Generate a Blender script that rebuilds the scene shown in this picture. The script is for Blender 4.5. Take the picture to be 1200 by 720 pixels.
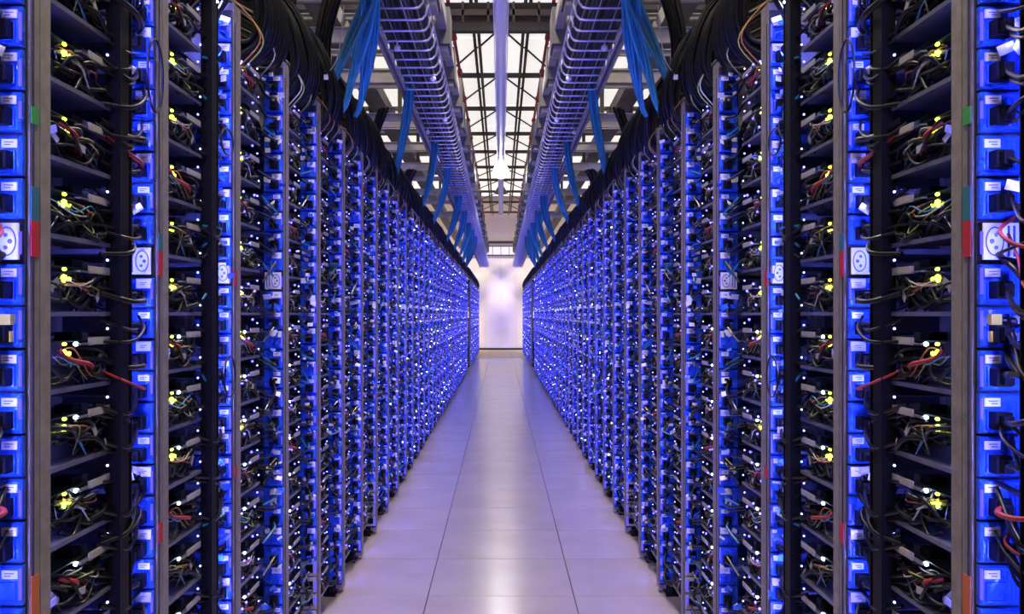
import bpy, math, random
from mathutils import Vector, Matrix

for o in list(bpy.data.objects):
    bpy.data.objects.remove(o)
C = bpy.context.scene.collection
scn = bpy.context.scene
PI = math.pi

# ------------------------------------------------------------------ camera
F = 1128.0
cam_d = bpy.data.cameras.new('camera')
cam_d.sensor_width = 36.0
cam_d.lens = F / 1200.0 * 36.0
cam_d.shift_x = 13.0 / 1200.0
cam_d.shift_y = 8.0 / 1200.0
cam_d.clip_start = 0.02
cam = bpy.data.objects.new('camera', cam_d)
cam.location = (0, 0, 1.2)
cam.rotation_euler = (PI / 2, 0, 0)
C.objects.link(cam)
scn.camera = cam

# ------------------------------------------------------------------ world, exposure
w = bpy.data.worlds.new('world'); scn.world = w
w.use_nodes = True
w.node_tree.nodes['Background'].inputs['Color'].default_value = (0.6, 0.58, 0.6, 1)
w.node_tree.nodes['Background'].inputs['Strength'].default_value = 0.12
scn.view_settings.view_transform = 'Standard'
scn.view_settings.look = 'None'
scn.view_settings.exposure = 0.0
scn.view_settings.gamma = 1.0
scn.view_settings.use_curve_mapping = False

STRIP_E = 400.0         # blue lamps behind the rack posts, facing the power units
STRIP_COL = (0.135, 0.15, 1.0)
SKY_E = 0.82            # translucent roof panels
HRF = 1.2 + 3.34         # underside of the roof steel
FILL_LAMP_W = 80.0        # watts of each added fill lamp

# ------------------------------------------------------------------ materials
def mat(name, col, rough=0.5, metal=0.0, emit=None, es=0.0, bump=0.0, bscale=60.0,
        var=0.0, vscale=20.0, spec=0.5, col2=None):
    m = bpy.data.materials.new(name); m.use_nodes = True
    nt = m.node_tree; b = nt.nodes['Principled BSDF']
    b.inputs['Base Color'].default_value = (*col, 1)
    b.inputs['Roughness'].default_value = rough
    b.inputs['Metallic'].default_value = metal
    b.inputs['Specular IOR Level'].default_value = spec
    if emit:
        b.inputs['Emission Color'].default_value = (*emit, 1)
        b.inputs['Emission Strength'].default_value = es
    geo = None
    if bump or var:
        geo = nt.nodes.new('ShaderNodeNewGeometry')
    if var:
        n = nt.nodes.new('ShaderNodeTexNoise'); n.inputs['Scale'].default_value = vscale
        n.inputs['Detail'].default_value = 3
        nt.links.new(geo.outputs['Position'], n.inputs['Vector'])
        r = nt.nodes.new('ShaderNodeValToRGB')
        c2 = col2 or tuple(c * (1 - var) for c in col)
        r.color_ramp.elements[0].position = 0.35; r.color_ramp.elements[0].color = (*c2, 1)
        r.color_ramp.elements[1].position = 0.65; r.color_ramp.elements[1].color = (*col, 1)
        nt.links.new(n.outputs['Fac'], r.inputs['Fac'])
        nt.links.new(r.outputs['Color'], b.inputs['Base Color'])
    if bump:
        n = nt.nodes.new('ShaderNodeTexNoise'); n.inputs['Scale'].default_value = bscale
        n.inputs['Detail'].default_value = 2
        nt.links.new(geo.outputs['Position'], n.inputs['Vector'])
        bp = nt.nodes.new('ShaderNodeBump'); bp.inputs['Strength'].default_value = bump
        bp.inputs['Distance'].default_value = 0.01
        nt.links.new(n.outputs['Fac'], bp.inputs['Height'])
        nt.links.new(bp.outputs['Normal'], b.inputs['Normal'])
    return m

M = {}
M['post'] = mat('galvanised_post', (0.27, 0.24, 0.235), 0.55, 0.2, var=0.28, vscale=45)
M['post2'] = mat('galvanised_post_warm', (0.31, 0.28, 0.25), 0.55, 0.2, var=0.25, vscale=45)
M['steel'] = mat('tray_steel', (0.20, 0.20, 0.25), 0.38, 0.45, var=0.2, vscale=30)
M['bluebox'] = mat('blue_power_case', (0.03, 0.15, 0.95), 0.26, 0.1, bump=0.7, bscale=60, var=0.35, vscale=24, col2=(0.02, 0.09, 0.7))
M['white'] = mat('white_label', (0.86, 0.86, 0.86), 0.5)
M['ink'] = mat('dark_print', (0.16, 0.18, 0.32), 0.6)
M['black'] = mat('black_plastic', (0.004, 0.004, 0.005), 0.5, spec=0.15)
M['rubber'] = mat('black_cable', (0.004, 0.004, 0.005), 0.30, spec=0.42)
M['board'] = mat('circuit_board', (0.02, 0.035, 0.03), 0.4, var=0.5, vscale=120)
M['dark'] = mat('dark_interior', (0.02, 0.02, 0.025), 0.7)
M['heat'] = mat('blue_glow_and_print', (0.05, 0.14, 0.62), 0.35, 0.3)  # blue lamplight put into the heatsink colour; also prints the emblem bars
M['drive'] = mat('drive_case', (0.16, 0.18, 0.24), 0.3, 0.6)
M['tagm'] = mat('cable_tag', (0.40, 0.38, 0.38), 0.5, var=0.2, vscale=90)
M['red'] = mat('red_wire', (0.34, 0.02, 0.025), 0.4)
M['orange'] = mat('orange_wire', (0.40, 0.13, 0.04), 0.4)
M['greywire'] = mat('grey_wire', (0.42, 0.42, 0.40), 0.4)
M['greenwire'] = mat('yellow_green_wire', (0.30, 0.33, 0.10), 0.4)
M['bed'] = mat('dark_roof_mask', (0.035, 0.03, 0.045), 0.6)
M['bluewire'] = mat('blue_patch_cable', (0.02, 0.20, 0.34), 0.35)
M['bluewire2'] = mat('light_blue_patch_cable', (0.04, 0.30, 0.44), 0.35)
M['pledm'] = mat('pale_blue_led', (0.6, 0.6, 1), 0.4, emit=(0.32, 0.36, 1.0), es=5)
M['yled'] = mat('yellow_green_led', (0.8, 0.9, 0.1), 0.4, emit=(0.62, 0.84, 0.03), es=10)
M['wled'] = mat('white_blue_led', (0.9, 0.95, 1), 0.4, emit=(0.62, 0.78, 1.0), es=16)
M['bled'] = mat('blue_led', (0.4, 0.4, 1), 0.4, emit=(0.13, 0.11, 1.0), es=3.6)
M['strip2'] = mat('blue_rack_lamp', (0.5, 0.5, 1), 0.4, emit=(0.115, 0.13, 1.0), es=235)
M['stripdim'] = mat('dim_blue_rack_lamp', (0.5, 0.5, 1), 0.4, emit=(0.115, 0.13, 1.0), es=75)
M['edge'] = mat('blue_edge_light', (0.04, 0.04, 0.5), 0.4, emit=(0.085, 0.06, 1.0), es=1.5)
M['strip'] = mat('blue_light_strip', (0.5, 0.5, 1), 0.4, emit=STRIP_COL, es=STRIP_E)
M['sred'] = mat('red_sticker', (0.50, 0.02, 0.03), 0.5)
M['steal'] = mat('teal_sticker', (0.03, 0.16, 0.22), 0.5)
M['sgreen'] = mat('green_sticker', (0.04, 0.30, 0.06), 0.5)
M['sorange'] = mat('orange_sticker', (0.55, 0.13, 0.03), 0.5)
M['yellow'] = mat('yellow_tag', (0.75, 0.58, 0.06), 0.5)
M['beige'] = mat('beige_plate', (0.42, 0.40, 0.33), 0.6, var=0.2, vscale=14)
M['wirem'] = mat('zinc_wire', (0.62, 0.60, 0.70), 0.35, 0.35)
M['beam'] = mat('grey_beam', (0.11, 0.105, 0.12), 0.6, var=0.35, vscale=6)
M['lbeam'] = mat('light_grey_channel', (0.46, 0.44, 0.45), 0.55, 0.2, var=0.25, vscale=8)
M['truss'] = mat('dark_truss_steel', (0.045, 0.038, 0.036), 0.7)
M['purlin'] = mat('brown_purlin', (0.16, 0.13, 0.10), 0.7)
M['redpipe'] = mat('red_pipe', (0.42, 0.05, 0.04), 0.5)
M['trunk'] = mat('white_trunking', (0.80, 0.80, 0.86), 0.3)
M['roof'] = mat('translucent_roof', (0.8, 0.78, 0.72), 0.7, emit=(1.0, 0.965, 0.90), es=SKY_E)
M['wall'] = mat('pale_wall', (0.76, 0.64, 0.55), 0.75, var=0.08, vscale=2)
M['curtain'] = mat('white_curtain', (0.90, 0.86, 0.74), 0.6, var=0.04, vscale=3)
M['grime'] = mat('dark_baseboard', (0.02, 0.018, 0.012), 0.6)
M['sidewall'] = mat('grey_side_wall', (0.30, 0.29, 0.30), 0.8)
M['tile'] = mat('floor_tile', (0.53, 0.45, 0.34), 0.20, bump=0.02, bscale=90, var=0.10, vscale=3.2, spec=0.95)
M['tile2'] = mat('olive_floor_tile', (0.60, 0.48, 0.12), 0.35, var=0.08, vscale=3.2)
M['joint'] = mat('floor_joint', (0.05, 0.04, 0.07), 0.8)
M['lamp'] = mat('lamp_lens', (1, 1, 1), 0.4, emit=(1.0, 0.95, 0.86), es=40)
M['glass'] = mat('lit_header_glass', (0.8, 0.8, 0.82), 0.2, emit=(1.0, 0.97, 0.95), es=0.30)

# ------------------------------------------------------------------ mesh helpers
class MB:
    def __init__(s):
        s.v = []; s.f = []; s.m = []; s.mats = []
    def mi(s, m):
        if m not in s.mats: s.mats.append(m)
        return s.mats.index(m)
    def box(s, x0, x1, y0, y1, z0, z1, m, R=None, c=None):
        n = len(s.v); k = s.mi(m)
        P = [Vector((x, y, z)) for z in (z0, z1) for y in (y0, y1) for x in (x0, x1)]
        if R is not None:
            P = [R @ p + c for p in P]
        s.v += [tuple(p) for p in P]
        for q in ((0, 2, 3, 1), (4, 5, 7, 6), (0, 1, 5, 4), (2, 6, 7, 3), (0, 4, 6, 2), (1, 3, 7, 5)):
            s.f.append(tuple(n + i for i in q)); s.m.append(k)
        return s
    def bbox(s, x0, x1, y0, y1, z0, z1, m, b=0.002):
        """box with a chamfered -Y face"""
        n = len(s.v); k = s.mi(m)
        for (yy, d) in ((y1, 0), (y0 + b, 0), (y0, b)):
            s.v += [(x0 + d, yy, z0 + d), (x1 - d, yy, z0 + d), (x1 - d, yy, z1 - d), (x0 + d, yy, z1 - d)]
        for r in (0, 4):
            for i in range(4):
                j = (i + 1) % 4
                s.f.append((n + r + i, n + r + 4 + i, n + r + 4 + j, n + r + j)); s.m.append(k)
        s.f.append((n + 8, n + 9, n + 10, n + 11)); s.m.append(k)
        s.f.append((n + 3, n + 2, n + 1, n)); s.m.append(k)
        return s
    def tube(s, pts, r, m, seg=6, cap=True):
        k = s.mi(m); n = len(s.v)
        pts = [Vector(p) for p in pts]; L = len(pts)
        T = [(pts[min(i + 1, L - 1)] - pts[max(i - 1, 0)]).normalized() for i in range(L)]
        up = Vector((0, 0, 1)) if abs(T[0].z) < 0.8 else Vector((1, 0, 0))
        a = T[0].cross(up).normalized()
        for i in range(L):
            a = (a - T[i] * a.dot(T[i]))
            a = a.normalized() if a.length > 1e-6 else T[i].orthogonal().normalized()
            b = T[i].cross(a)
            for j in range(seg):
                t = 2 * PI * j / seg
                s.v.append(tuple(pts[i] + (a * math.cos(t) + b * math.sin(t)) * r))
        for i in range(L - 1):
            for j in range(seg):
                j2 = (j + 1) % seg
                s.f.append((n + i * seg + j, n + i * seg + j2, n + (i + 1) * seg + j2, n + (i + 1) * seg + j)); s.m.append(k)
        if cap:
            s.f.append(tuple(n + j for j in reversed(range(seg)))); s.m.append(k)
            s.f.append(tuple(n + (L - 1) * seg + j for j in range(seg))); s.m.append(k)
        return s
    def ball(s, c, r, m, sx=1, sy=1, sz=1, nu=8, nv=6):
        k = s.mi(m); n = len(s.v)
        s.v.append((c[0], c[1], c[2] + r * sz))
        for i in range(1, nv):
            ph = PI * i / nv
            for j in range(nu):
                t = 2 * PI * j / nu
                s.v.append((c[0] + r * sx * math.sin(ph) * math.cos(t), c[1] + r * sy * math.sin(ph) * math.sin(t), c[2] + r * sz * math.cos(ph)))
        s.v.append((c[0], c[1], c[2] - r * sz))
        e = len(s.v) - 1
        for j in range(nu):
            s.f.append((n, n + 1 + j, n + 1 + (j + 1) % nu)); s.m.append(k)
            q = n + 1 + (nv - 2) * nu
            s.f.append((e, q + (j + 1) % nu, q + j)); s.m.append(k)
        for i in range(nv - 2):
            for j in range(nu):
                j2 = (j + 1) % nu; q = n + 1 + i * nu
                s.f.append((q + j, q + nu + j, q + nu + j2, q + j2)); s.m.append(k)
        return s
    def mesh(s, name, smooth=False):
        me = bpy.data.meshes.new(name)
        me.from_pydata(s.v, [], s.f)
        for m in s.mats: me.materials.append(M[m])
        me.polygons.foreach_set('material_index', s.m)
        if smooth: me.polygons.foreach_set('use_smooth', [True] * len(s.f))
        me.update()
        return me

def spline(pts, n=10):
    """Catmull-Rom through pts"""
    P = [Vector(p) for p in pts]
    P = [P[0] * 2 - P[1]] + P + [P[-1] * 2 - P[-2]]
    out = []
    seg = len(P) - 3
    for i in range(seg):
        a, b, c, d = P[i:i + 4]
        k = max(1, n // seg)
        for j in range(k):
            t = j / k
            out.append(0.5 * ((2 * b) + (c - a) * t + (2 * a - 5 * b + 4 * c - d) * t * t + (3 * b - a - 3 * c + d) * t ** 3))
    out.append(P[-2])
    return out

def link(name, me, parent=None, loc=(0, 0, 0), rot=None):
    o = bpy.data.objects.new(name, me); C.objects.link(o)
    o.location = loc
    if rot: o.rotation_euler = rot
    if parent: o.parent = parent
    return o
def tag(o, label, cat=None, group=None, kind=None):
    if label: o['label'] = label
    if cat: o['category'] = cat
    if group: o['group'] = group
    if kind: o['kind'] = kind
    return o
def thing(name, label, cat, loc=(0, 0, 0), group=None):
    return tag(link(name, None, None, loc), label, cat, group)
def struct(name, me, loc=(0, 0, 0), parent=None):
    o = link(name, me, parent, loc); o['kind'] = 'structure'
    return o

# ------------------------------------------------------------------ layout
A = 0.678                     # rack face from the aisle's middle
HR = 1.99                     # rack height
PITCH = 0.1225
REC = 0.022                   # trays sit this far behind the posts' face
SEAMS = [0.863, 1.416, 1.93, 2.475, 3.045, 3.59, 4.155, 4.71, 5.26]
while SEAMS[-1] < 19.3: SEAMS.append(SEAMS[-1] + 0.553)
N1 = len(SEAMS) - 1           # racks in the near block
SEAMS2 = [21.75 + 0.553 * i for i in range(16)]
WALL_Y = 32.2
SIDES = ((-1, 'left'), (1, 'right'))
ORD = ['first', 'second', 'third', 'fourth', 'fifth', 'sixth', 'seventh', 'eighth', 'ninth', 'tenth', 'eleventh',
       'twelfth', 'thirteenth', 'fourteenth', 'fifteenth', 'sixteenth', 'seventeenth', 'eighteenth', 'nineteenth',
       'twentieth', 'twenty-first', 'twenty-second', 'twenty-third', 'twenty-fourth', 'twenty-fifth', 'twenty-sixth',
       'twenty-seventh', 'twenty-eighth', 'twenty-ninth', 'thirtieth', 'thirty-first', 'thirty-second', 'thirty-third',
       'thirty-fourth', 'thirty-fifth', 'thirty-sixth', 'thirty-seventh']

# ------------------------------------------------------------------ floor
fl = MB().box(-4.5, 4.5, -3.0, WALL_Y + .1, -0.12, -0.006, 'joint').mesh('floor')
floor = struct('floor', fl)
T = 0.62
tile_me = {}
for key in ('tile', 'tile2'):
    b = MB()
    g = 0.0022
    b.box(-T / 2 + g, T / 2 - g, -T / 2 + g, T / 2 - g, -0.006, 0.0, key)
    tile_me[key] = b.mesh('floor_tile_' + key)
row0 = 4.09 - T * 9 + T / 2
for r in range(55):
    y = row0 + r * T
    if y > WALL_Y - .3: break
    for c in range(-2, 3):
        link('floor_tile', tile_me['tile2' if y > 25.5 else 'tile'], floor, (c * T, y, 0))
m = MB()
for s in (-1, 1): m.box(min(s * 1.552, s * 4.5), max(s * 1.552, s * 4.5), -3.0, WALL_Y, -0.006, 0.0, 'tile')
struct('floor', m.mesh('floor_edge'))

# ------------------------------------------------------------------ walls
b = MB().box(-4.6, 4.6, WALL_Y, WALL_Y + .15, 0, 6.2, 'wall')
struct('wall_back', b.mesh('wall_back'))
struct('wall_front', MB().box(-4.6, 4.6, -3.15, -3.0, 0, 6.2, 'sidewall').mesh('wall_front'))
struct('wall_left', MB().box(-4.65, -4.5, -3.15, WALL_Y, 0, 6.2, 'sidewall').mesh('wall_left'))
struct('wall_right', MB().box(4.5, 4.65, -3.15, WALL_Y, 0, 6.2, 'sidewall').mesh('wall_right'))
b = MB()
b.box(-1.6, 1.6, WALL_Y - .03, WALL_Y, 0, 0.055, 'grime')
struct('baseboard_back', b.mesh('baseboard_back'))
cur = thing('strip_curtain', 'tall white curtain closing the far end of the aisle', 'curtain', (0, WALL_Y - .05, 0.06))
for i in range(6):
    x = -1.5 + i * 0.5
    link('curtain_panel', MB().box(x + .003, x + .497, -.012 - .006 * (i % 2), .0 - .006 * (i % 2), 0, 3.0, 'curtain').mesh('curtain_panel'), cur)
link('rail', MB().box(-1.55, 1.55, -.05, .03, 3.0, 3.05, 'lbeam').mesh('rail'), cur)
hd = thing('header_window', 'low wide lit panel above the white curtain at the aisle end', 'window', (0, WALL_Y, 3.14))
link('frame', MB().box(-.62, .62, -.05, 0, 0, .34, 'beam').mesh('frame'), hd)
for i in range(4):
    x = -.56 + i * .28
    link('pane', MB().box(x + .01, x + .27, -.06, -.05, .04, .30, 'glass').mesh('pane'), hd)
tag(link('door_beam', MB().box(-.58, .58, -.12, 0, 0, .07, 'truss').mesh('door_beam'), None, (0, WALL_Y, 3.56)),
    'short dark steel bar on the wall above the lit panel', 'beam')

# ------------------------------------------------------------------ server tray parts (left-row frame: -x goes into the rack)
rnd = random.Random(11)
SH = {}
b = MB()
b.box(-.42, -.002, .034, .320, 0, .0025, 'steel')
b.box(-.002, 0, .034, .320, -.004, .0035, 'steel')
b.box(-.42, -.002, .034, .037, .0025, .010, 'steel')
SH['shelf'] = b.mesh('shelf')
b = MB()
b.box(-.36, -.012, .036, .318, .076, .078, 'board')
for i in range(5):
    b.box(-.14 + i * .012, -.137 + i * .012, .16, .25, .078, .105, 'board')
b.box(-.05, -.02, .20, .235, .078, .092, 'black')
b.box(-.045, -.02, .24, .262, .078, .090, 'drive')
for i in range(6):
    b.tube([(-.03 - .008 * (i % 2), .05 + i * .02, .078), (-.03 - .008 * (i % 2), .05 + i * .02, .090)], .004, 'drive', 8)
SH['board'] = b.mesh('board')
b = MB()
b.box(-.012, -.001, .190, .318, .070, .073, 'steel')
b.box(-.003, -.001, .222, .318, .069, .082, 'tagm')
SH['bracket'] = b.mesh('bracket')
b = MB()
b.box(-.001, 0, .232, .275, .070, .081, 'beige')
SH['label'] = b.mesh('tray_label')
b = MB()
b.box(-.11, -.04, .07, .13, .078, .082, 'heat')
for i in range(9):
    b.box(-.11, -.04, .07 + i * .007, .0725 + i * .007, .082, .108, 'heat')
SH['heatsink'] = b.mesh('heatsink')
b = MB()
b.bbox(-.16, -.035, .14, .235, .0025, .029, 'drive', .003)
b.box(-.15, -.05, .150, .225, .029, .030, 'tagm')
SH['drive'] = b.mesh('hard_drive')
b = MB()
b.ball((-.013, .155, .059), .0052, 'yled')
b.ball((-.010, .147, .054), .0034, 'yled')
b.ball((-.012, .171, .057), .0036, 'yled')
b.ball((-.013, .156, .073), .0030, 'yled', sy=2)
SH['yled'] = b.mesh('yellow_status_light', True)
b = MB()
b.ball((-.010, .192, .072), .0036, 'wled', sy=2.0)
SH['wled'] = b.mesh('white_status_light', True)
b = MB()
b.ball((-.004, .306, .096), .0024, 'pledm', sy=1.5)
b.ball((-.006, .330, .020), .0024, 'pledm', sy=1.5)
SH['pled'] = b.mesh('port_light', True)
b = MB()
b.box(-.006, -.002, .040, .060, .004, .018, 'beige')
SH['clip'] = b.mesh('clip')
def blue_leds(seed):
    r = random.Random(seed); b = MB()
    for i in range(6):
        b.ball((r.uniform(-.008, .001), .06 + i * .038 + r.uniform(-.01, .01), r.uniform(.008, .112)), .0036, 'bled', sy=1.7, nu=6, nv=4)
    return b.mesh('blue_lights', True)
BLEDS = [blue_leds(i) for i in range(5)]
def slack(seed):
    r = random.Random(seed); b = MB()
    for i in range(90):  # blue and white flakes stand in for glints on the lit cables
        y = YP - r.uniform(.02, .10); z = r.uniform(.07, HR - .06)
        R = Matrix.Rotation(r.uniform(-1, 1), 3, 'X') @ Matrix.Rotation(r.uniform(-1, 1), 3, 'Z')
        q = r.uniform(.005, .012)
        b.box(-q, q, -.0008, .0008, -q * .8, q * .8, r.choice(['white', 'bluebox', 'bluebox']), R, Vector((r.uniform(-.045, .002), y, z)))
    for i in range(26):
        z = r.uniform(.1, HR - .1)
        b.tube(spline([(r.uniform(-.05, -.02), YP - .03, z), (r.uniform(-.02, .004), YP - .09, z - r.uniform(-.03, .06)), (-.02, YP - .19, z + r.uniform(-.04, .04))], 5), .003, r.choice(['rubber', 'bluewire', 'rubber']), 5, False)
    return b.mesh('cable_slack')


def wires(seed):
    r = random.Random(seed); b = MB()
    for i, mm in enumerate(['greenwire', 'greenwire', 'greywire', 'red', 'orange', 'rubber', 'rubber', 'rubber', 'rubber', 'rubber', 'greywire', 'rubber', 'bluewire', 'redcable', 'rubber', 'rubber', 'rubber', 'rubber', 'rubber', 'rubber']):
        y0 = .140 + r.uniform(-.01, .02); z0 = .056 + r.uniform(-.008, .010)
        if mm == 'rubber': y0 = r.uniform(.05, .24); z0 = r.uniform(.01, .07)
        if mm == 'red' and seed % 3: mm = 'rubber'
        if mm == 'redcable': mm = 'red' if seed in (1, 4) else 'rubber'; thick = .0042
        else: thick = .0013
        u0 = r.uniform(-.03, -.008)
        pts = [(u0, y0, z0), (r.uniform(-.02, .004), y0 + r.uniform(.02, .05), z0 - r.uniform(-.006, .018)),
               (r.uniform(-.03, .006), y0 + r.uniform(.06, .10), r.uniform(.006, .062)),
               (r.uniform(-.05, -.01), min(.345, y0 + r.uniform(.11, .19)), r.uniform(.0, .07))]
        b.tube(spline(pts, 12), {'rubber': r.uniform(.002, .0046)}.get(mm, thick), mm, 5)
    return b.mesh('wires', True)
WIRES = [wires(i) for i in range(6)]
def tags(seed):
    r = random.Random(seed * 7 + 3); out = []
    for i in range(2 if seed % 2 else 3):
        b = MB()
        R = Matrix.Rotation(r.uniform(-.9, .9), 3, 'X') @ Matrix.Rotation(r.uniform(-.5, .7), 3, 'Z')
        c = Vector((r.uniform(-.02, .004), r.choice([r.uniform(.07, .13), r.uniform(.18, .31)]), r.uniform(.012, .064)))
        b.box(-.0006, .0006, -.013, .013, -.006, .006, 'tagm', R, c)
        out.append(b.mesh('cable_tag'))
    return out
TAGS = [tags(i) for i in range(6)]

# ------------------------------------------------------------------ power units (frame: origin at the rack's far seam)
YP = -.036
def unit_mesh(open_slot=False):
    b = MB()
    b.bbox(-.061, -.003, YP - .012, YP, -.0285, .0285, 'bluebox' if not open_slot else 'beige', .003)
    if open_slot:
        b.box(-.042, -.014, YP - .0135, YP - .0115, -.015, .015, 'black')
    else:
        y0, y1 = YP - .0165, YP - .012
        b.box(-.038, -.036, y0, y1, -.022, .006, 'bluebox'); b.box(-.012, -.010, y0, y1, -.022, .006, 'bluebox')
        b.box(-.036, -.012, y0, y1, .004, .006, 'bluebox'); b.box(-.036, -.012, y0, y1, -.022, -.020, 'bluebox')
        for i in range(3):
            b.box(-.056 + i * .006, -.053 + i * .006, YP - .014, YP - .012, -.02, .02, 'bluebox')
    return b
SLACK = [slack(i) for i in range(3)]
def slack_near(seed):
    r = random.Random(seed + 40); b = MB()
    for i in range(15):
        y = YP - r.uniform(.03, .13); z = r.uniform(.1, HR - .06)
        R = Matrix.Rotation(r.uniform(-.7, .7), 3, 'Y') @ Matrix.Rotation(r.uniform(-.8, .8), 3, 'Z')
        b.box(-.011, .011, -.0008, .0008, -.007, .007, r.choice(['white', 'tagm']), R, Vector((r.uniform(-.055, -.01), y, z)))
    for i in range(46):
        z = r.uniform(.1, HR - .05); dz = r.uniform(-.10, .06)
        b.tube(spline([(r.uniform(-.055, -.015), YP - .02, z), (r.uniform(-.03, .004), YP - .07, z + dz * .3 - .01), (r.uniform(-.02, .008), YP - .14, z + dz * .7 - .015), (-.028, YP - .20, z + dz)], 12),
               r.uniform(.0022, .0055), r.choice(['rubber', 'rubber', 'rubber', 'rubber', 'rubber', 'red']), 6, False)
    return b.mesh('cable_slack', True)
SLACKN = [slack_near(i) for i in range(2)]
UNIT = unit_mesh().mesh('power_unit')
SLOT = unit_mesh(True).mesh('open_slot')
def plate(big):
    b = MB()
    if big: b.box(-.034, -.005, YP - .0150, YP - .0122, .008, .0265, 'white')
    else: b.box(-.030, -.008, YP - .0145, YP - .0122, .0105, .0225, 'white')
    zc = .017 if big else .0165
    for dz, xe in ((.0018, -.013), (-.0018, -.017)): b.box(-.026, xe, YP - (.0154 if big else .0149), YP - .0144, zc + dz - .0007, zc + dz + .0007, 'ink')
    return b
PLATE = [plate(False).mesh('label_plate'), plate(True).mesh('label_plate_large')]
def plug(seed, seg=6, detail=True):
    r = random.Random(seed); b = MB()
    b.box(-.036, -.013, YP - .036, YP - .013, -.021, .004, 'black')
    b.box(-.031, -.017, YP - .050, YP - .036, -.018, .0, 'black')
    d = r.uniform(-.02, .012)
    pts = [(-.024, YP - .045, -.008), (-.016 + r.uniform(-.01, .012), YP - .085, -.010 + d),
           (-.010 + r.uniform(-.015, .014), YP - .14, -.012 + d * 1.6 + r.uniform(-.008, .008)), (-.03, YP - .215, d + r.uniform(-.02, .02))]
    b.tube(spline(pts, 9 if detail else 3), .0036, 'rubber', seg)
    if detail and seed % 2:
        pts = [(p[0] - .004, p[1], p[2] - .012 + r.uniform(-.006, .006)) for p in pts]
        b.tube(spline(pts, 9), .0028, 'rubber', seg)
    if seed % 3 == 0:
        R = Matrix.Rotation(r.uniform(-.6, .6), 3, 'Y') @ Matrix.Rotation(r.uniform(-.7, .7), 3, 'Z')
        b.box(-.008, .008, -.001, .001, -.006, .006, 'tagm', R, Vector((-.028, YP - .10, -.012 + d)))
    return b
PLUGS = [plug(i).mesh('plug') for i in range(6)]
NU = 31
U0 = .078
def far_stack(nopen=0, seed=0):
    b = MB(); r = random.Random(seed)
    def add(src, z, dy=0):
        n = len(b.v)
        mp = [b.mi(x) for x in src.mats]
        b.v += [(x, y + dy, zz + z) for (x, y, zz) in src.v]
        b.f += [tuple(n + i for i in f) for f in src.f]
        b.m += [mp[k] for k in src.m]
    us = unit_mesh(); uo = unit_mesh(True); p0 = plate(False); p1 = plate(True)
    pl = [plug(i, 4, False) for i in range(6)]
    for i in range(NU):
        z = U0 + i * PITCH / 2
        if i < nopen: add(uo, z); continue
        add(us, z, -.004 * r.random())
        if r.random() < .93: add(p1 if i % 2 else p0, z)
        if r.random() < .9: add(pl[r.randrange(6)], z)
        # flakes standing in for blue glints on the cables at the unit
        if r.random() < .8:
            y = YP - r.uniform(.03, .16)
            R = Matrix.Rotation(r.uniform(-1, 1), 3, 'X') @ Matrix.Rotation(r.uniform(-1, 1), 3, 'Z')
            b.box(-.010, .006, -.001, .001, -.008, .008, 'white' if r.random() < .45 else 'bluebox', R, Vector((r.uniform(-.03, .0), y, z + r.uniform(-.02, .02))))
    return b.mesh('power_units')
FAR = [far_stack(0, i) for i in range(4)]
FAR_OPEN = far_stack(4, 9)

b = MB().box(-.030, 0, -.031, -.0012, 0.02, HR, 'post'); b.box(.0, .0015, -.024, -.020, .05, HR - .05, 'dark')
UPN = b.mesh('upright')          # at the far seam
b = MB().box(-.030, 0, .0012, .033, 0.02, HR, 'post2')
UPF = b.mesh('upright_near')
b = MB().box(-.52, -.49, -.031, -.0012, 0.02, HR, 'post'); b.box(-.52, -.49, -.545 + .033, -.545 + .063, .02, HR, 'post')
UPR = b.mesh('rear_upright')
b = MB().box(-.017, -.004, -.1535, -.1505, .05, HR - .04, 'black')
for i in range(16):
    z = .10 + i * PITCH
    b.box(-.016, -.005, -.1505, -.1500, z - .018, z + .018, 'strip')
STRIP = b.mesh('light_strip')
def near_strip(mm, hh):
    b = MB().box(-.027, -.003, .0335, .036, .05, HR - .04, 'black')
    for i in range(16):
        z = .10 + (i + .38) * PITCH
        if z < HR - .08: b.box(-.0245, -.0075, .036, .0366, z - hh, z + hh, mm)
    return b.mesh('light_strip_near')
STRIPN = near_strip('strip2', .022)
STRIPD = near_strip('stripdim', .02)
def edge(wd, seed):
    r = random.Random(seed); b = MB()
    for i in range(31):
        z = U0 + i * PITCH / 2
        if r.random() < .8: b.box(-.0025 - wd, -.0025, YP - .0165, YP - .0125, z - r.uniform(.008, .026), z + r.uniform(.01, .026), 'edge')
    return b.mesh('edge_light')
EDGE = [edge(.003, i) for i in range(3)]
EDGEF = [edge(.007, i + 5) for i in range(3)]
b = MB().box(-.064, -.003, YP, YP + .004, .04, HR - .02, 'dark')
BACKP = b.mesh('back_plate')
b = MB().tube([(-.05, -.05, 0), (-.05, -.05, .035)], .02, 'black', 8)
b.box(-.075, -.025, -.075, -.025, .0, .012, 'black')
FOOT = b.mesh('foot')
b = MB().box(-.030, -.004, -.205, -.165, .10, HR - .04, 'black')
DUCT = b.mesh('cable_duct')
pts = []
b = MB()
n0 = 0
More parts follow.
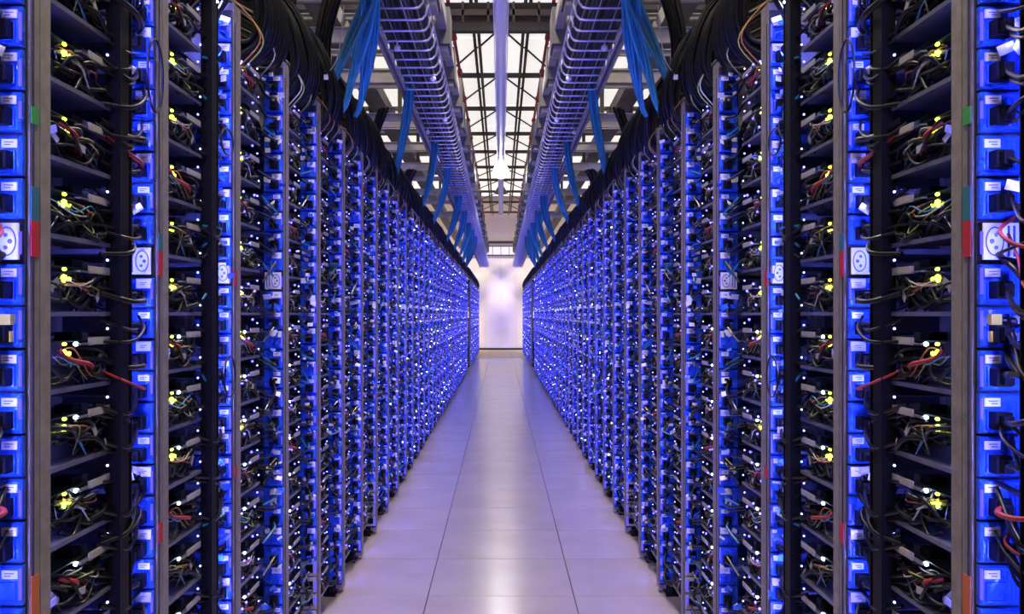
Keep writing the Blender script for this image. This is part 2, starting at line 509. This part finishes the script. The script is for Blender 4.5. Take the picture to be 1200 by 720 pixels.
# beige cable guide plate with a rounded lower corner, facing the camera end
def guide():
    b = MB(); k = b.mi('beige')
    pr = [(-.030, 2.0), (-.16, 2.0), (-.17, 1.88)]
    for i in range(7):
        t = PI / 2 * i / 6
        pr.append((-.17 + .10 * math.sin(t) * 1.0, 1.88 - .10 * (1 - math.cos(t)) - .02 * math.sin(t)))
    pr += [(-.034, 1.75)]
    n = len(pr)
    b.v = [(x, -.030, z) for x, z in pr] + [(x, -.024, z) for x, z in pr]
    b.f = [tuple(range(n)), tuple(reversed(range(n, 2 * n)))] + [(i, (i + 1) % n + 0, n + (i + 1) % n, n + i)[::-1] for i in range(n)]
    b.m = [k] * len(b.f)
    return b.mesh('guide_plate')
GUIDE = guide()

def logo():
    b = MB()
    y = YP - .016
    b.box(-.056, -.006, y, YP - .012, -.026, .026, 'white')
    c = (-.022, 0)
    for i in range(20):
        t0 = 2 * PI * i / 20; t1 = 2 * PI * (i + 1) / 20
        b.tube([(c[0] + .0125 * math.cos(t0), y - .0004, .020 * math.sin(t0)), (c[0] + .0125 * math.cos(t1), y - .0004, .020 * math.sin(t1))], .0011, 'ink', 4, False)
    for (x, z, rr) in ((-.024, .009, .003), (-.018, .0, .0035), (-.024, -.009, .003)):
        b.ball((x, y, z), rr, 'ink', sy=.3)
    b.box(-.043, -.040, y - .0006, y, -.022, .022, 'heat')
    b.box(-.051, -.048, y - .0006, y, -.022, .022, 'heat')
    return b.mesh('emblem_plate')
LOGO = logo()

# far trays (past the nearest 270) and their lights go into stuff objects
farb = MB(); farl = MB()
rf = random.Random(5)
NEAR_N = 10
tray_zs = [1.2 + PITCH * k for k in range(-9, 6)]

def rack_label(side, k, blk):
    if blk == 2:
        return 'narrow blue-lit rack beyond the dark cross gap, %s rack of the far %s block' % (ORD[k], side)
    extra = {0: 'cut by the picture edge', 1: 'with a twin coloured post at its near end', 3: 'open mesh shelves, no sticker', 4: 'with grey square-holed slots at its foot',
             7: 'with grey square-holed slots at its foot'}
    if k == 0: return 'grey post server rack cut by the %s picture edge, with blue emblem panel' % side
    if k in (4, 7): return 'server rack with grey square-holed slots at its foot, %s along the %s row' % (ORD[k], side)
    return 'blue-lit open server rack, %s from the camera along the %s row' % (ORD[k], side)

for sgn, side in SIDES:
    for blk, seams in ((1, SEAMS), (2, SEAMS2)):
        for k in range(len(seams) - 1):
            y0, y1 = seams[k], seams[k + 1]
            L = y1 - y0
            rk = thing('server_rack', rack_label(side, k, blk), 'server rack', (sgn * A, y1, 0),
                       '%s server racks on the %s' % ('near block of' if blk == 1 else 'far block of', side))
            if sgn > 0: rk.scale = (-1, 1, 1)
            rr = random.Random(k * 31 + blk)
            link('upright', UPN, rk); link('upright', UPF, rk, (0, -L, 0)); link('rear_uprights', UPR, rk)
            link('light_strip', STRIP if blk == 1 and k < 3 else STRIPN, rk, (0, 0 if blk == 1 and k < 3 else -L, 0)); link('edge_light', (EDGE if blk == 1 and k < 4 else EDGEF)[k % 3], rk)['kind'] = 'stuff'
            link('back_plate', BACKP, rk)
            link('foot', FOOT, rk); link('foot', FOOT, rk, (0, -L + .10, 0))
            link('guide_plate', GUIDE, rk)
            link('top_panel', MB().box(-.52, -.18, -L + .002, -.002, HR, HR + .006, 'dark').mesh('top_panel'), rk)
            link('light_block_back', MB().box(-.535, -.522, -L + .002, -.002, .03, HR, 'dark').mesh('light_block_back'), rk)  # dark back sheet added to block light behind the trays
            near = blk == 1 and k < NEAR_N
            if blk == 1 and k < 3: link('light_strip', STRIPD, rk, (0, -L, 0))
            if blk == 1 and k < 2: link('cable_slack', SLACKN[k], rk)['kind'] = 'stuff'
            if k >= 2 or blk == 2: link('cable_slack', SLACK[k % 3], rk)['kind'] = 'stuff'
            nopen = 4 if (blk == 1 and k in (4, 7)) else 0
            if near:
                if k < 3: link('cable_duct', DUCT, rk)
                for i in range(NU):
                    z = U0 + i * PITCH / 2
                    if i < nopen:
                        link('open_slot', SLOT, rk, (0, 0, z)); continue
                    if abs(z - 1.29) < PITCH / 4 and k < 4:
                        tag(link('emblem_plate', LOGO, rk, (0, 0, z)), 'white plate with a round emblem'); continue
                    u = link('power_unit', UNIT, rk, (0, -.004 * rr.random(), z))
                    if rr.random() < .95: link('label_plate', PLATE[1 if (i % 2 and rr.random() < .8 and k > 0) else 0], u)
                    if rr.random() < .92: link('plug', PLUGS[rr.randrange(6)], u)
            else:
                link('power_units', FAR_OPEN if nopen else FAR[rr.randrange(4)], rk)['kind'] = 'stuff'
            # stickers
            st = []
            if blk == 1 and k == 0:
                st = [('red_sticker', 'sred', 1.283, 1.335), ('teal_sticker', 'steal', 1.335, 1.385), ('green_sticker', 'sgreen', 1.475, 1.500), ('orange_sticker', 'sorange', .745, .82)]
            if blk == 1 and k == 1:
                st = [('red_sticker', 'sred', 1.275, 1.325), ('teal_sticker', 'steal', 1.325, 1.36), ('red_sticker', 'sred', .745, .785)]
            if blk == 1 and k == 2:
                st = [('red_sticker', 'sred', 1.27, 1.31), ('red_sticker', 'sred', .78, .81)]
            for (nm, mm, z0, z1) in st:
                link(nm, MB().box(.0005, .0022, -.030, -.006, z0, z1, mm).mesh(nm), rk)
            # trays
            for ti, z in enumerate(tray_zs):
                if near and k < 9:
                    lo = z < 1.0
                    n_up = ti + 1
                    where = 'rack at %s picture edge' % side if k == 0 else '%s rack on the %s' % (ORD[k], side)
                    yl = z > .80 and k < 4; wl = z < 1.09 and k < 5
                    lt = 'with yellow and white lights' if (yl and wl) else ('with yellow light' if yl else ('with white light' if wl else 'with blue lights'))
                    tr = thing('server_tray', 'server tray %s, %s shelf up, %s' % (lt, ORD[ti], where), 'server',
                               (sgn * (A + REC), y0, z), 'server trays in the %s near racks' % side)
                    if sgn > 0: tr.scale = (-1, 1, 1)
                    v = (ti * 5 + k * 3) % 6
                    link('shelf', SH['shelf'], tr); link('board', SH['board'], tr)
                    link('bracket', SH['bracket'], tr); link('wires', WIRES[v], tr)['kind'] = 'stuff'
                    if yl: link('yellow_light', SH['yled'], tr)
                    if wl and k < 5: link('white_light', SH['wled'], tr)
                    link('port_light', SH['pled'], tr)
                    if k >= 3: link('blue_lights', BLEDS[(ti + k) % 5], tr)['kind'] = 'stuff'
                    if k < 5:
                        link('heatsink', SH['heatsink'], tr); link('hard_drive', SH['drive'], tr)
                        link('label', SH['label'], tr)
                        if ti % 3 != 1: link('clip', SH['clip'], tr)
                        for tm in TAGS[v]: link('cable_tag', tm, tr)
                else:
                    x = -A
                    for s2 in (sgn,):
                        def X(a, b_): 
                            p, q = sorted((s2 * (A + REC + a), s2 * (A + REC + b_))); return p, q
                        p, q = X(.0, .40); farb.box(p, q, y0 + .034, y0 + .275, z, z + .0025, 'steel')
                        p, q = X(.012, .36); farb.box(p, q, y0 + .036, y0 + .272, z + .076, z + .078, 'board')
                        p, q = X(.0, .002); farb.box(p, q, y0 + .15, y0 + .272, z + .070, z + .083, 'tagm')
                        for j in range(3):
                            yy = y0 + rf.uniform(.05, .30); zz = z + rf.uniform(0, .11); u = rf.uniform(.004, .03)
                            R = Matrix.Rotation(rf.uniform(-1.2, 1.2), 3, 'X') @ Matrix.Rotation(rf.uniform(-.8, .8), 3, 'Z')
                            farb.box(-.0008, .0008, -.012, .012, -.007, .007, rf.choice(['tagm', 'bluebox', 'white', 'black']), R, Vector((s2 * (A + u), yy, zz)))
                        for j in range(3):
                            ya = y0 + rf.uniform(.04, .2); za = z + rf.uniform(0, .1)
                            farb.tube([(s2 * (A + .01), ya, za), (s2 * (A + rf.uniform(-.006, .01)), ya + .07, za - rf.uniform(-.02, .03)), (s2 * (A + .02), ya + .14, z + rf.uniform(.0, .1))], .003, rf.choice(['rubber', 'rubber', 'bluewire']), 4, False)
                        for j in range(2):
                            farb.ball((s2 * (A + .002), y0 + (.10, .27)[j] + rf.uniform(-.03, .03), z + (.058, .09)[j] + rf.uniform(-.02, .01)), .0042, rf.choice(['bled', 'bled', 'bled', 'bled', 'bled', 'wled']), sy=1.6, nu=5, nv=3)
tag(link('server_trays', farb.mesh('server_trays')), 'distant server trays with blue lights filling the racks down both rows', 'server', kind='stuff')

# yellow tagged connectors at the picture edges
for sgn, side in SIDES:
    for i, (z, wd) in enumerate(((1.192, .03), (1.168, .04))):
        t = thing('connector_cable', 'black cable with yellow tag at the %s picture edge, %s of the two' % (side, ('upper', 'lower')[i]), 'cable',
                  (sgn * A, 1.416, z), 'yellow tagged cables by the emblem plate on the %s' % side)
        if sgn > 0: t.scale = (-1, 1, 1)
        link('cable', MB().tube(spline([(-.02, -.055, .0), (-.045, -.065, -.003), (-.09, -.075, -.01)], 8), .0055, 'rubber', 8).mesh('cable', True), t)
        link('yellow_tag', MB().box(-.026, -.011, -.064, -.0485, -.0075, .0075, 'yellow').mesh('yellow_tag'), t)
        link('white_tag', MB().box(-.058, -.044, -.0745, -.058, -.006, .006, 'tagm').mesh('white_tag'), t)

# hanging cable loops beside the second post
for sgn, side in SIDES:
    for (nm, y, z, ry, rz, words) in (('a', 2.35, 1.62, .038, .032, 'small round black cable loop, upper one'), ('b', 2.37, 1.045, .034, .05, 'tall oval black cable loop, lower one'),
                                      ('c', 1.86, 1.66, .03, .07, 'thin dark cable bow high beside the post')):
        b = MB()
        n = 28
        b.tube([(.010 + .004 * math.cos(t), ry * math.cos(t), rz * math.sin(t)) for t in [2 * PI * i / n for i in range(n + 1)]], .0026, 'rubber', 6, False)
        o = link('cable_loop', b.mesh('cable_loop', True), None, (sgn * A, y, z))
        if sgn > 0: o.scale = (-1, 1, 1)
        tag(o, '%s, hanging on the %s rack row' % (words, side), 'cable')

# ------------------------------------------------------------------ black cable bundles over the rack tops
def black_bundle(seed, n, big=1.0):
    r = random.Random(seed); b = MB()
    for i in range(n):
        y = max(-.16, min(.16, r.gauss(0, .072))); a = r.uniform(-.045, .045); q = r.uniform(-.03, .05)
        sp = r.uniform(-.05, .05)
        rr = .115 * big + a
        pts = [(-.50, y - .08 + sp, 2.12 + .34 * big + q), (-.30, y - .02 + sp * .5, 2.10 + .27 * big + q), (-.08, y, 2.12 + .14 * big + a + q * .5),
               (-.012 + .5 * a, y + .03, 2.10 + .4 * a), (-.03 + .4 * a, y + .04, 2.0 - abs(a) * .5), (-.10, y + .02, 1.95 + r.uniform(-.04, .03)), (-.18, y - .02, 1.93)]
        b.tube(spline(pts, 24), r.uniform(.005, .011), 'rubber', 6, False)
    for i in range(3):
        y = r.gauss(0, .07)
        pts = [(-.16, y, 2.14), (-.06, y + .01, 2.07), (.0, y + .03, 1.98), (-.05, y + .02, 1.90)]
        b.tube(spline(pts, 15), .0022, r.choice(['greywire', 'greenwire', 'orange']), 5, False)
    return b.mesh('cable_bundle', True)
BB = [black_bundle(i, 40) for i in range(3)]
BBF = [black_bundle(i + 10, 14, .8) for i in range(3)]
for sgn, side in SIDES:
    i = 0
    for blk, seams in ((1, SEAMS), (2, SEAMS2)):
        for k in range(len(seams) - 1):
            if blk == 1 and k < 2: continue
            yc = (seams[k] + seams[k + 1]) / 2 + .06
            o = link('cable_bundle', (BB if (blk == 1 and k < 9) else BBF)[k % 3], None, (sgn * A, yc, 0))
            if sgn > 0: o.scale = (-1, 1, 1)
            nm = rack_label(side, k, blk)
            if blk == 1: lb = 'black cable bundle arching over the top of the %s rack along the %s row' % (ORD[k], side)
            else: lb = 'black cable bundle on the %s rack of the far %s block past the gap' % (ORD[k], side)
            tag(o, lb, 'cables', 'black cable bundles on the %s rack tops' % side)

# ------------------------------------------------------------------ blue patch cables dropping from the wire trays
def blue_bundle(name, side, sgn, y, top, bot, n, wdt, label, split=False):
    t = thing('blue_cable_bundle', label, 'cables', (sgn * A, y, 2.0), 'blue cable bundles over the %s row' % side)
    r = random.Random(int(y * 100))
    for i in range(n):
        f = (i / (n - 1) - .5) if n > 1 else 0
        g = r.uniform(-.5, .5)
        bx = 0; by = 0
        if split:
            s = i % 3
            bx = (-.055, .0, .05)[s]; by = (-.12, .02, .10)[s]
        tx = top[0] + f * wdt * .8; tz = top[1]
        pts = [(tx + .01, g * wdt, tz), (tx - .005, g * wdt * .8, tz - .30 * (tz - bot[1])), (tx * .62 + bot[0] * .38 + f * .02 + bx * .5, g * wdt * .5 + by * .4, tz - .62 * (tz - bot[1])),
               (bot[0] + bx + g * .02, f * .03 + by, bot[1] - (.03 if split else 0)), (bot[0] + bx - .03, by + g * .03, bot[1] - .10)]
        pts = [(p[0], p[1], p[2] - 2.0) for p in pts]
        if sgn > 0: pts = [(-p[0], p[1], p[2]) for p in pts]
        link('cable', MB().tube(spline(pts, 16), .0085 if split else .0078, ('bluewire', 'bluewire2', 'bluewire')[i % 3], 6, False).mesh('cable', True), t)
for sgn, side in SIDES:
    ys = [(4.25, (.11, 2.78), (.0, 2.19), 15, .085, True), (6.45, (.075, 2.98), (-.03, 2.12), 10, .06, False), (8.45, (.09, 2.75), (-.02, 2.10), 8, .06, False),
          (9.9, (.12, 2.75), (-.03, 2.10), 7, .07, False), (12.2, (.13, 2.7), (-.02, 2.1), 7, .10, False), (14.0, (.13, 2.7), (-.02, 2.1), 7, .10, False),
          (15.8, (.13, 2.7), (-.02, 2.1), 8, .12, False), (17.2, (.13, 2.7), (-.02, 2.1), 10, .16, False), (18.6, (.13, 2.7), (-.02, 2.05), 12, .2, False)]
    for i, (y, top, bot, n, wd, sp) in enumerate(ys):
        lb = 'bright blue cable bundle falling from the %s wire tray, %s from the camera' % (side, ORD[i])
        if i == 0: lb = 'thick blue cable bundle splitting in three at the top of the %s side' % side
        blue_bundle('b', side, sgn, y, top, bot, n, wd, lb, sp)

# ------------------------------------------------------------------ wire cable trays
ZT = 1.2 + 1.5
for sgn, side in SIDES:
    t = thing('wire_cable_tray', 'zinc wire basket tray running above the %s rack row' % side, 'cable tray', (0, 0, ZT))
    xi, xo = .39, .65
    pts = [(xi - .018, 0, .085), (xi - .006, 0, .025), (xi + .012, 0, .003), (xi + .03, 0, 0), (xo - .03, 0, 0), (xo - .008, 0, .006), (xo, 0, .03), (xo + .003, 0, .085)]
    pts = [(sgn * p[0], p[1], p[2]) for p in pts]
    cw = MB().tube(pts, .0062, 'wirem', 6).mesh('cross_wire', True)
    for i in range(146):
        link('cross_wire', cw, t, (0, 3.2 + i * .19, 0))
    for (x, z, r_) in ((xi - .018, .085, .006), (xi + .09, -.004, .0022), (xo - .08, -.004, .0022), (xo - .01, .0, .006), (xo + .003, .085, .005)):
        link('long_wire', MB().tube([(sgn * x, 3.0, z), (sgn * x, 31.0, z)], r_, 'wirem', 6).mesh('long_wire'), t)
    link('side_rail', MB().box(min(sgn * (xo + .012), sgn * (xo + .03)), max(sgn * (xo + .012), sgn * (xo + .03)), 3.0, 31, -.01, .05, 'lbeam').mesh('side_rail'), t)
    tag(link('roof_mask_sheet', MB().box(*sorted((sgn * (xi + .01), sgn * (xo + .0))), 3.0, 30.9, .125, .135, 'bed').mesh('roof_mask_sheet'), None, (0, 0, ZT)),
        'added dark sheet hiding the bright roof above the %s wire tray' % side, 'cover')  # sheet added so the view up through the tray stays dark
    # dark cable bed lying in the tray
    b = MB(); r = random.Random(3)
    for i in range(9):
        x0 = xi + .04 + i * .024
        b.tube(spline([(sgn * (x0 + r.uniform(-.015, .015)), 3 + q * 2.8, .014 + r.uniform(0, .02)) for q in range(11)], 40), .009, 'rubber', 5, False)
    tag(link('cable_run', b.mesh('cable_run', True), None, (0, 0, ZT)), 'dark and blue cables lying in the %s wire tray' % side, 'cables', kind='stuff')
    for j, (y, x) in enumerate(((5.4, .58), (6.1, .43), (7.4, .43), (7.9, .60))):
        tag(link('tray_clip', MB().ball((0, 0, 0), .020, 'white', nu=10, nv=8).box(-.006, .006, -.006, .006, 0, .05, 'white').mesh('tray_clip', True), None, (sgn * x, y, ZT - .008)),
            'small white clip under the %s wire tray, %s from the camera' % (side, ORD[j]), 'clip', 'white clips under the %s wire tray' % side)

    # busway with boxes
    t = thing('busway', 'grey overhead power busway with boxes beside the %s wire tray' % side, 'busway', (0, 0, 3.2))
    link('rail', MB().box(min(sgn * .38, sgn * .44), max(sgn * .38, sgn * .44), 2.5, 31, 0, .10, 'lbeam').mesh('rail'), t)
    bx = MB().box(-.055, .055, -.16, .16, -.10, .16, 'beam').box(-.04, .04, -.10, .10, -.14, -.10, 'lbeam').mesh('tap_box')
    for i in range(24):
        link('tap_box', bx, t, (sgn * (.415 if i % 2 else .43), 5.9 + i * 1.02, 0))
    # red sprinkler pipe
    t = thing('sprinkler_pipe', 'thin red sprinkler pipe with couplings under the roof, %s of the light trunking' % side, 'pipe', (sgn * .545, 0, 4.42))
    link('pipe', MB().tube([(0, 4, 0), (0, 32, 0)], .02, 'redpipe', 8).mesh('pipe', True), t)
    cp = MB().tube([(0, -.06, 0), (0, .06, 0)], .035, 'redpipe', 10).tube([(0, 0, 0), (0, 0, -.09)], .014, 'redpipe', 6).mesh('coupling')
    for i in range(13): link('coupling', cp, t, (0, 11.2 + i * 1.6, 0))
    # white boxes under the busway
    tag(link('junction_box', MB().bbox(-.05, .05, 0, .12, 0, .14, 'trunk', .01).mesh('junction_box'), None, (sgn * .49, 16.6, 3.14)),
        'small white box hanging beside the %s wire tray near the aisle end' % side, 'box')
    # thin hanging cord with a tag
    t = thing('hanging_cord', 'thin pale cord with a tag hanging in front of the %s blue cables' % side, 'cord', (sgn * .62, 3.8, 2.0))
    link('cord', MB().tube(spline([(0, 0, .42), (-sgn * -.01, 0, .30), (sgn * .03, 0, .20), (sgn * .07, 0, .14)], 12), .0022, 'greywire', 5).mesh('cord'), t)
    link('tag', MB().box(sgn * .07 - .009, sgn * .07 + .009, -.001, .001, .125, .145, 'white').mesh('tag'), t)

    # cross channels over the racks
    zc = {0: 3.0, 1: 3.3, 2: 2.85}
    spec = [(4.7, 3.12, .07), (5.55, 3.0, .035), (6.4, 3.0, .09), (6.9, 3.05, .03), (7.5, 3.0, .09), (8.1, 3.1, .03), (8.7, 2.95, .05), (9.3, 3.0, .09), (9.9, 3.1, .04), (10.6, 3.0, .08), (11.3, 3.1, .03), (12.1, 3.0, .09), (13.4, 3.05, .05), (14.6, 3.0, .09), (16.2, 3.05, .05), (18.0, 3.0, .09), (5.1, 3.2, .02), (6.1, 3.35, .02), (7.2, 3.4, .03), (7.8, 3.3, .02), (9.0, 3.45, .03), (10.2, 3.35, .02), (11.7, 3.4, .03), (12.8, 3.3, .02)]
    for i, (y, z, h) in enumerate(spec):
        x0, x1 = sorted((sgn * .50, sgn * 4.499))
        b = MB()
        b.box(x0, x1, y - .02, y + .02, z, z + h, 'lbeam')
        b.box(x0, x1, y - .05, y + .05, z + h, z + h + .006, 'lbeam')
        tag(link('cross_channel', b.mesh('cross_channel'), None), 'light grey steel channel crossing above the %s racks, %s from the camera' % (side, ORD[i]), 'beam', 'steel channels crossing over the %s racks' % side)
    for i in range(6):
        y = 5.6 + i * 2.2
        x0, x1 = sorted((sgn * .62, sgn * 4.4))
        b = MB()
        b.box(x0, x1, y - .15, y + .15, 3.62, 3.66, 'beam')
        for q in range(12):
            xx = sgn * (.75 + q * .3); b.box(xx - .02, xx + .02, y - .02, y + .02, 3.10, 3.62, 'truss')
        tag(link('ladder_tray', b.mesh('ladder_tray'), None), 'dark cross support on hanger rods high above the %s racks, %s from the camera' % (side, ORD[i]), 'beam', 'hanger supports above the %s racks' % side)
    for i in range(2):
        x = sgn * (1.25 + i * .7)
        x0, x1 = sorted((x - .09, x + .09))
        tag(link('side_duct', MB().box(x0, x1, 3.0, 31, 3.30, 3.42, 'beam').mesh('side_duct')), 'long grey duct over the %s racks, %s from the aisle' % (side, ORD[i]), 'duct', 'long ducts over the %s racks' % side)
    # dangling black drops behind the bundles
    for i, (y, x, z0, z1) in enumerate(((4.0, .88, 2.2, 2.75), (4.35, .80, 2.2, 2.7), (6.1, .80, 2.12, 2.5), (8.0, .80, 2.1, 2.4))):
        b = MB(); r = random.Random(i)
        for q in range(12):
            dx = r.uniform(-.035, .035); dy = r.uniform(-.05, .05)
            b.tube(spline([(sgn * (x + dx - .06), y + dy, z1), (sgn * (x + dx * .8), y + dy, (z0 + z1) / 2), (sgn * (x + dx), y + dy, z0)], 8), .009, 'rubber', 6, False)
        tag(link('cable_drop', b.mesh('cable_drop', True)), 'upright black cable drop behind the %s rack tops, %s from the camera' % (side, ORD[i]), 'cables', 'black cable drops over the %s racks' % side)

# ------------------------------------------------------------------ central trunking and lamp
t = thing('light_trunking', 'long pale trunking hanging along the middle of the ceiling', 'trunking', (0, 0, 3.5))
b = MB()
prof = [(-.045, .05), (-.048, .0), (-.035, -.03), (-.015, -.042), (.015, -.042), (.035, -.03), (.048, .0), (.045, .05)]
k = b.mi('trunk'); n = len(prof)
b.v = [(x, 3.0, z) for x, z in prof] + [(x, 22.0, z) for x, z in prof]
b.f = [tuple(reversed(range(n))), tuple(range(n, 2 * n))] + [(i, n + i, n + (i + 1) % n, (i + 1) % n)[::-1] for i in range(n)]
b.m = [k] * len(b.f)
link('housing', b.mesh('housing'), t)
for x in (-.055, .055):
    link('side_lip', MB().box(x - .004, x + .004, 3.0, 14.0, -.01, .055, 'trunk').mesh('side_lip'), t)
for i in range(7):
    link('hanger_rod', MB().tube([(0, 5 + i * 2.4, .05), (0, 5 + i * 2.4, .98)], .006, 'truss', 6).mesh('hanger_rod'), t)
t = thing('ceiling_lamp', 'glaring round white lamp hanging under the trunking down the aisle', 'lamp', (0, 14.7, 3.38))
link('lamp_housing', MB().tube([(0, 0, .10), (0, 0, .05)], .05, 'trunk', 14).mesh('lamp_housing'), t)
link('bulb', MB().ball((0, 0, 0), .115, 'lamp', nu=16, nv=10).mesh('bulb', True), t)

# fill lamps added to brighten the aisle and the far wall
for i, (y, z) in enumerate(((-1.2, 4.3), (2.0, 4.3), (5.2, 4.3), (8.4, 4.3), (24.5, 4.25), (28.5, 4.2), (28.6, 4.2))):
    t = thing('added_fill_lamp', 'added round steel fill lamp under the roof, %s from the camera end' % ORD[i], 'lamp', ((0, 0, 0, 0, 0, -2.6, 2.6)[i], y, z), 'added fill lamps')
    b = MB()
    b.tube([(0, 0, .20), (0, 0, .28)], .07, 'beam', 14)
    nn = 18; k = b.mi('beam'); s = len(b.v)
    for (rr, zz) in ((.07, .20), (.19, .0)):
        b.v += [(rr * math.cos(2 * PI * j / nn), rr * math.sin(2 * PI * j / nn), zz) for j in range(nn)]
    for j in range(nn):
        b.f.append((s + j, s + nn + j, s + nn + (j + 1) % nn, s + (j + 1) % nn)); b.m.append(k)
    link('shade', b.mesh('shade', True), t)
    link('rod', MB().tube([(0, 0, .28), (0, 0, HRF + .559 - z)], .008, 'truss', 6).mesh('rod'), t)
    ld = bpy.data.lights.new('added_fill', 'AREA'); ld.shape = 'DISK'; ld.size = .32
    ld.energy = FILL_LAMP_W * (3.8 if y > 26 else (.25 if y > 20 else 1.0)); ld.color = (1.0, .84, .64)
    lo = bpy.data.objects.new('fill_light', ld); C.objects.link(lo); lo.parent = t; lo.location = (0, 0, .02)

# ------------------------------------------------------------------ roof
HRF = 1.2 + 3.34
ceil = struct('ceiling', MB().box(-4.6, 4.6, -3.1, WALL_Y, HRF + .62, HRF + .70, 'sidewall').mesh('ceiling'))
yy = [11.4, 13.6, 15.8, 18.0, 20.0, 22.1, 24.2, 26.5, 29.0, 31.9]
allt = [0.4, 2.6, 4.8, 7.0, 9.2] + yy
for i in range(len(allt) - 1):
    for c in range(-3, 3):
        x0 = c * 1.45 + .03; x1 = (c + 1) * 1.45 - .03
        link('roof_panel', MB().box(x0, x1, allt[i] + .04, allt[i + 1] - .04, HRF + .56, HRF + .60, 'roof').mesh('roof_panel'), ceil)
for i, y in enumerate(allt):
    t = thing('roof_truss', 'dark steel lattice truss across the roof, %s from the camera end' % ORD[i], 'truss', (0, y, HRF), 'roof trusses')
    link('bottom_chord', MB().box(-4.4, 4.4, -.03, .03, 0, .06, 'truss').mesh('bottom_chord'), t)
    if y < 10: link('top_chord', MB().box(-4.4, 4.4, -.03, .03, .46, .53, 'truss').mesh('top_chord'), t)
    web = MB().tube([(0, 0, .05), (.5, 0, .47)], .014, 'truss', 5).mesh('web_bar')
    for q in range(-6, 6) if y < 10 else ():
        o = link('web_bar', web, t, (q * .7 + .35, 0, 0))
        if q % 2: o.scale = (-1, 1, 1); o.location.x += .5
for side, sgn in (('left', -1), ('right', 1)):
    for j, (x, zz) in enumerate(((.245, 0), (.31, .10))):
        tag(link('purlin', MB().box(min(sgn * x, sgn * (x + .035)), max(sgn * x, sgn * (x + .035)), 5, 32, HRF + zz - .05, HRF + zz + .01, 'truss').mesh('purlin')),
            '%s of the two dark steel bars running down the roof just %s of the trunking' % (('lower', 'upper')[j], side), 'beam')
    tag(link('purlin', MB().box(min(sgn * 1.0, sgn * 1.08), max(sgn * 1.0, sgn * 1.08), 5, 32, HRF - .02, HRF + .2, 'purlin').mesh('purlin')),
        'brown steel purlin running down the roof over the %s racks' % side, 'beam')
    # diagonal roof braces between trusses
    for i in range(5, len(allt) - 1):
        y0_, y1_ = allt[i], allt[i + 1]
        tag(link('roof_brace', MB().tube([(sgn * .30, y0_ + (y1_ - y0_) * .35, HRF + .03), (sgn * .78, y1_, HRF + .03)], .014, 'truss', 5)
                 .tube([(sgn * .28, y0_ + (y1_ - y0_) * .35, HRF + .03), (sgn * .04, y0_ + .05, HRF + .03)], .014, 'truss', 5).mesh('roof_brace')),
            'thin diagonal roof brace %s of the trunking, behind the %s truss from the camera end' % (side, ORD[i]), 'brace', 'roof braces on the %s' % side)
# deep dark girder near the top of the picture
t = thing('roof_girder', 'deep dark girder across the roof at the top of the picture', 'girder', (0, 9.9, 4.1))
link('bottom_chord', MB().box(-4.4, 4.4, -.06, .06, 0, .09, 'truss').mesh('girder_chord'), t)
link('mid_chord', MB().box(-4.4, 4.4, -.05, .05, .16, .22, 'purlin').mesh('girder_mid'), t)
link('web_plate', MB().box(-4.4, 4.4, -.01, .01, .09, .30, 'truss').mesh('girder_web'), t)
for q in range(-8, 9):
    link('stiffener', MB().box(-.012, .012, -.05, .05, .09, .30, 'purlin').mesh('stiffener'), t, (q * .26 + .13, 0, 0))
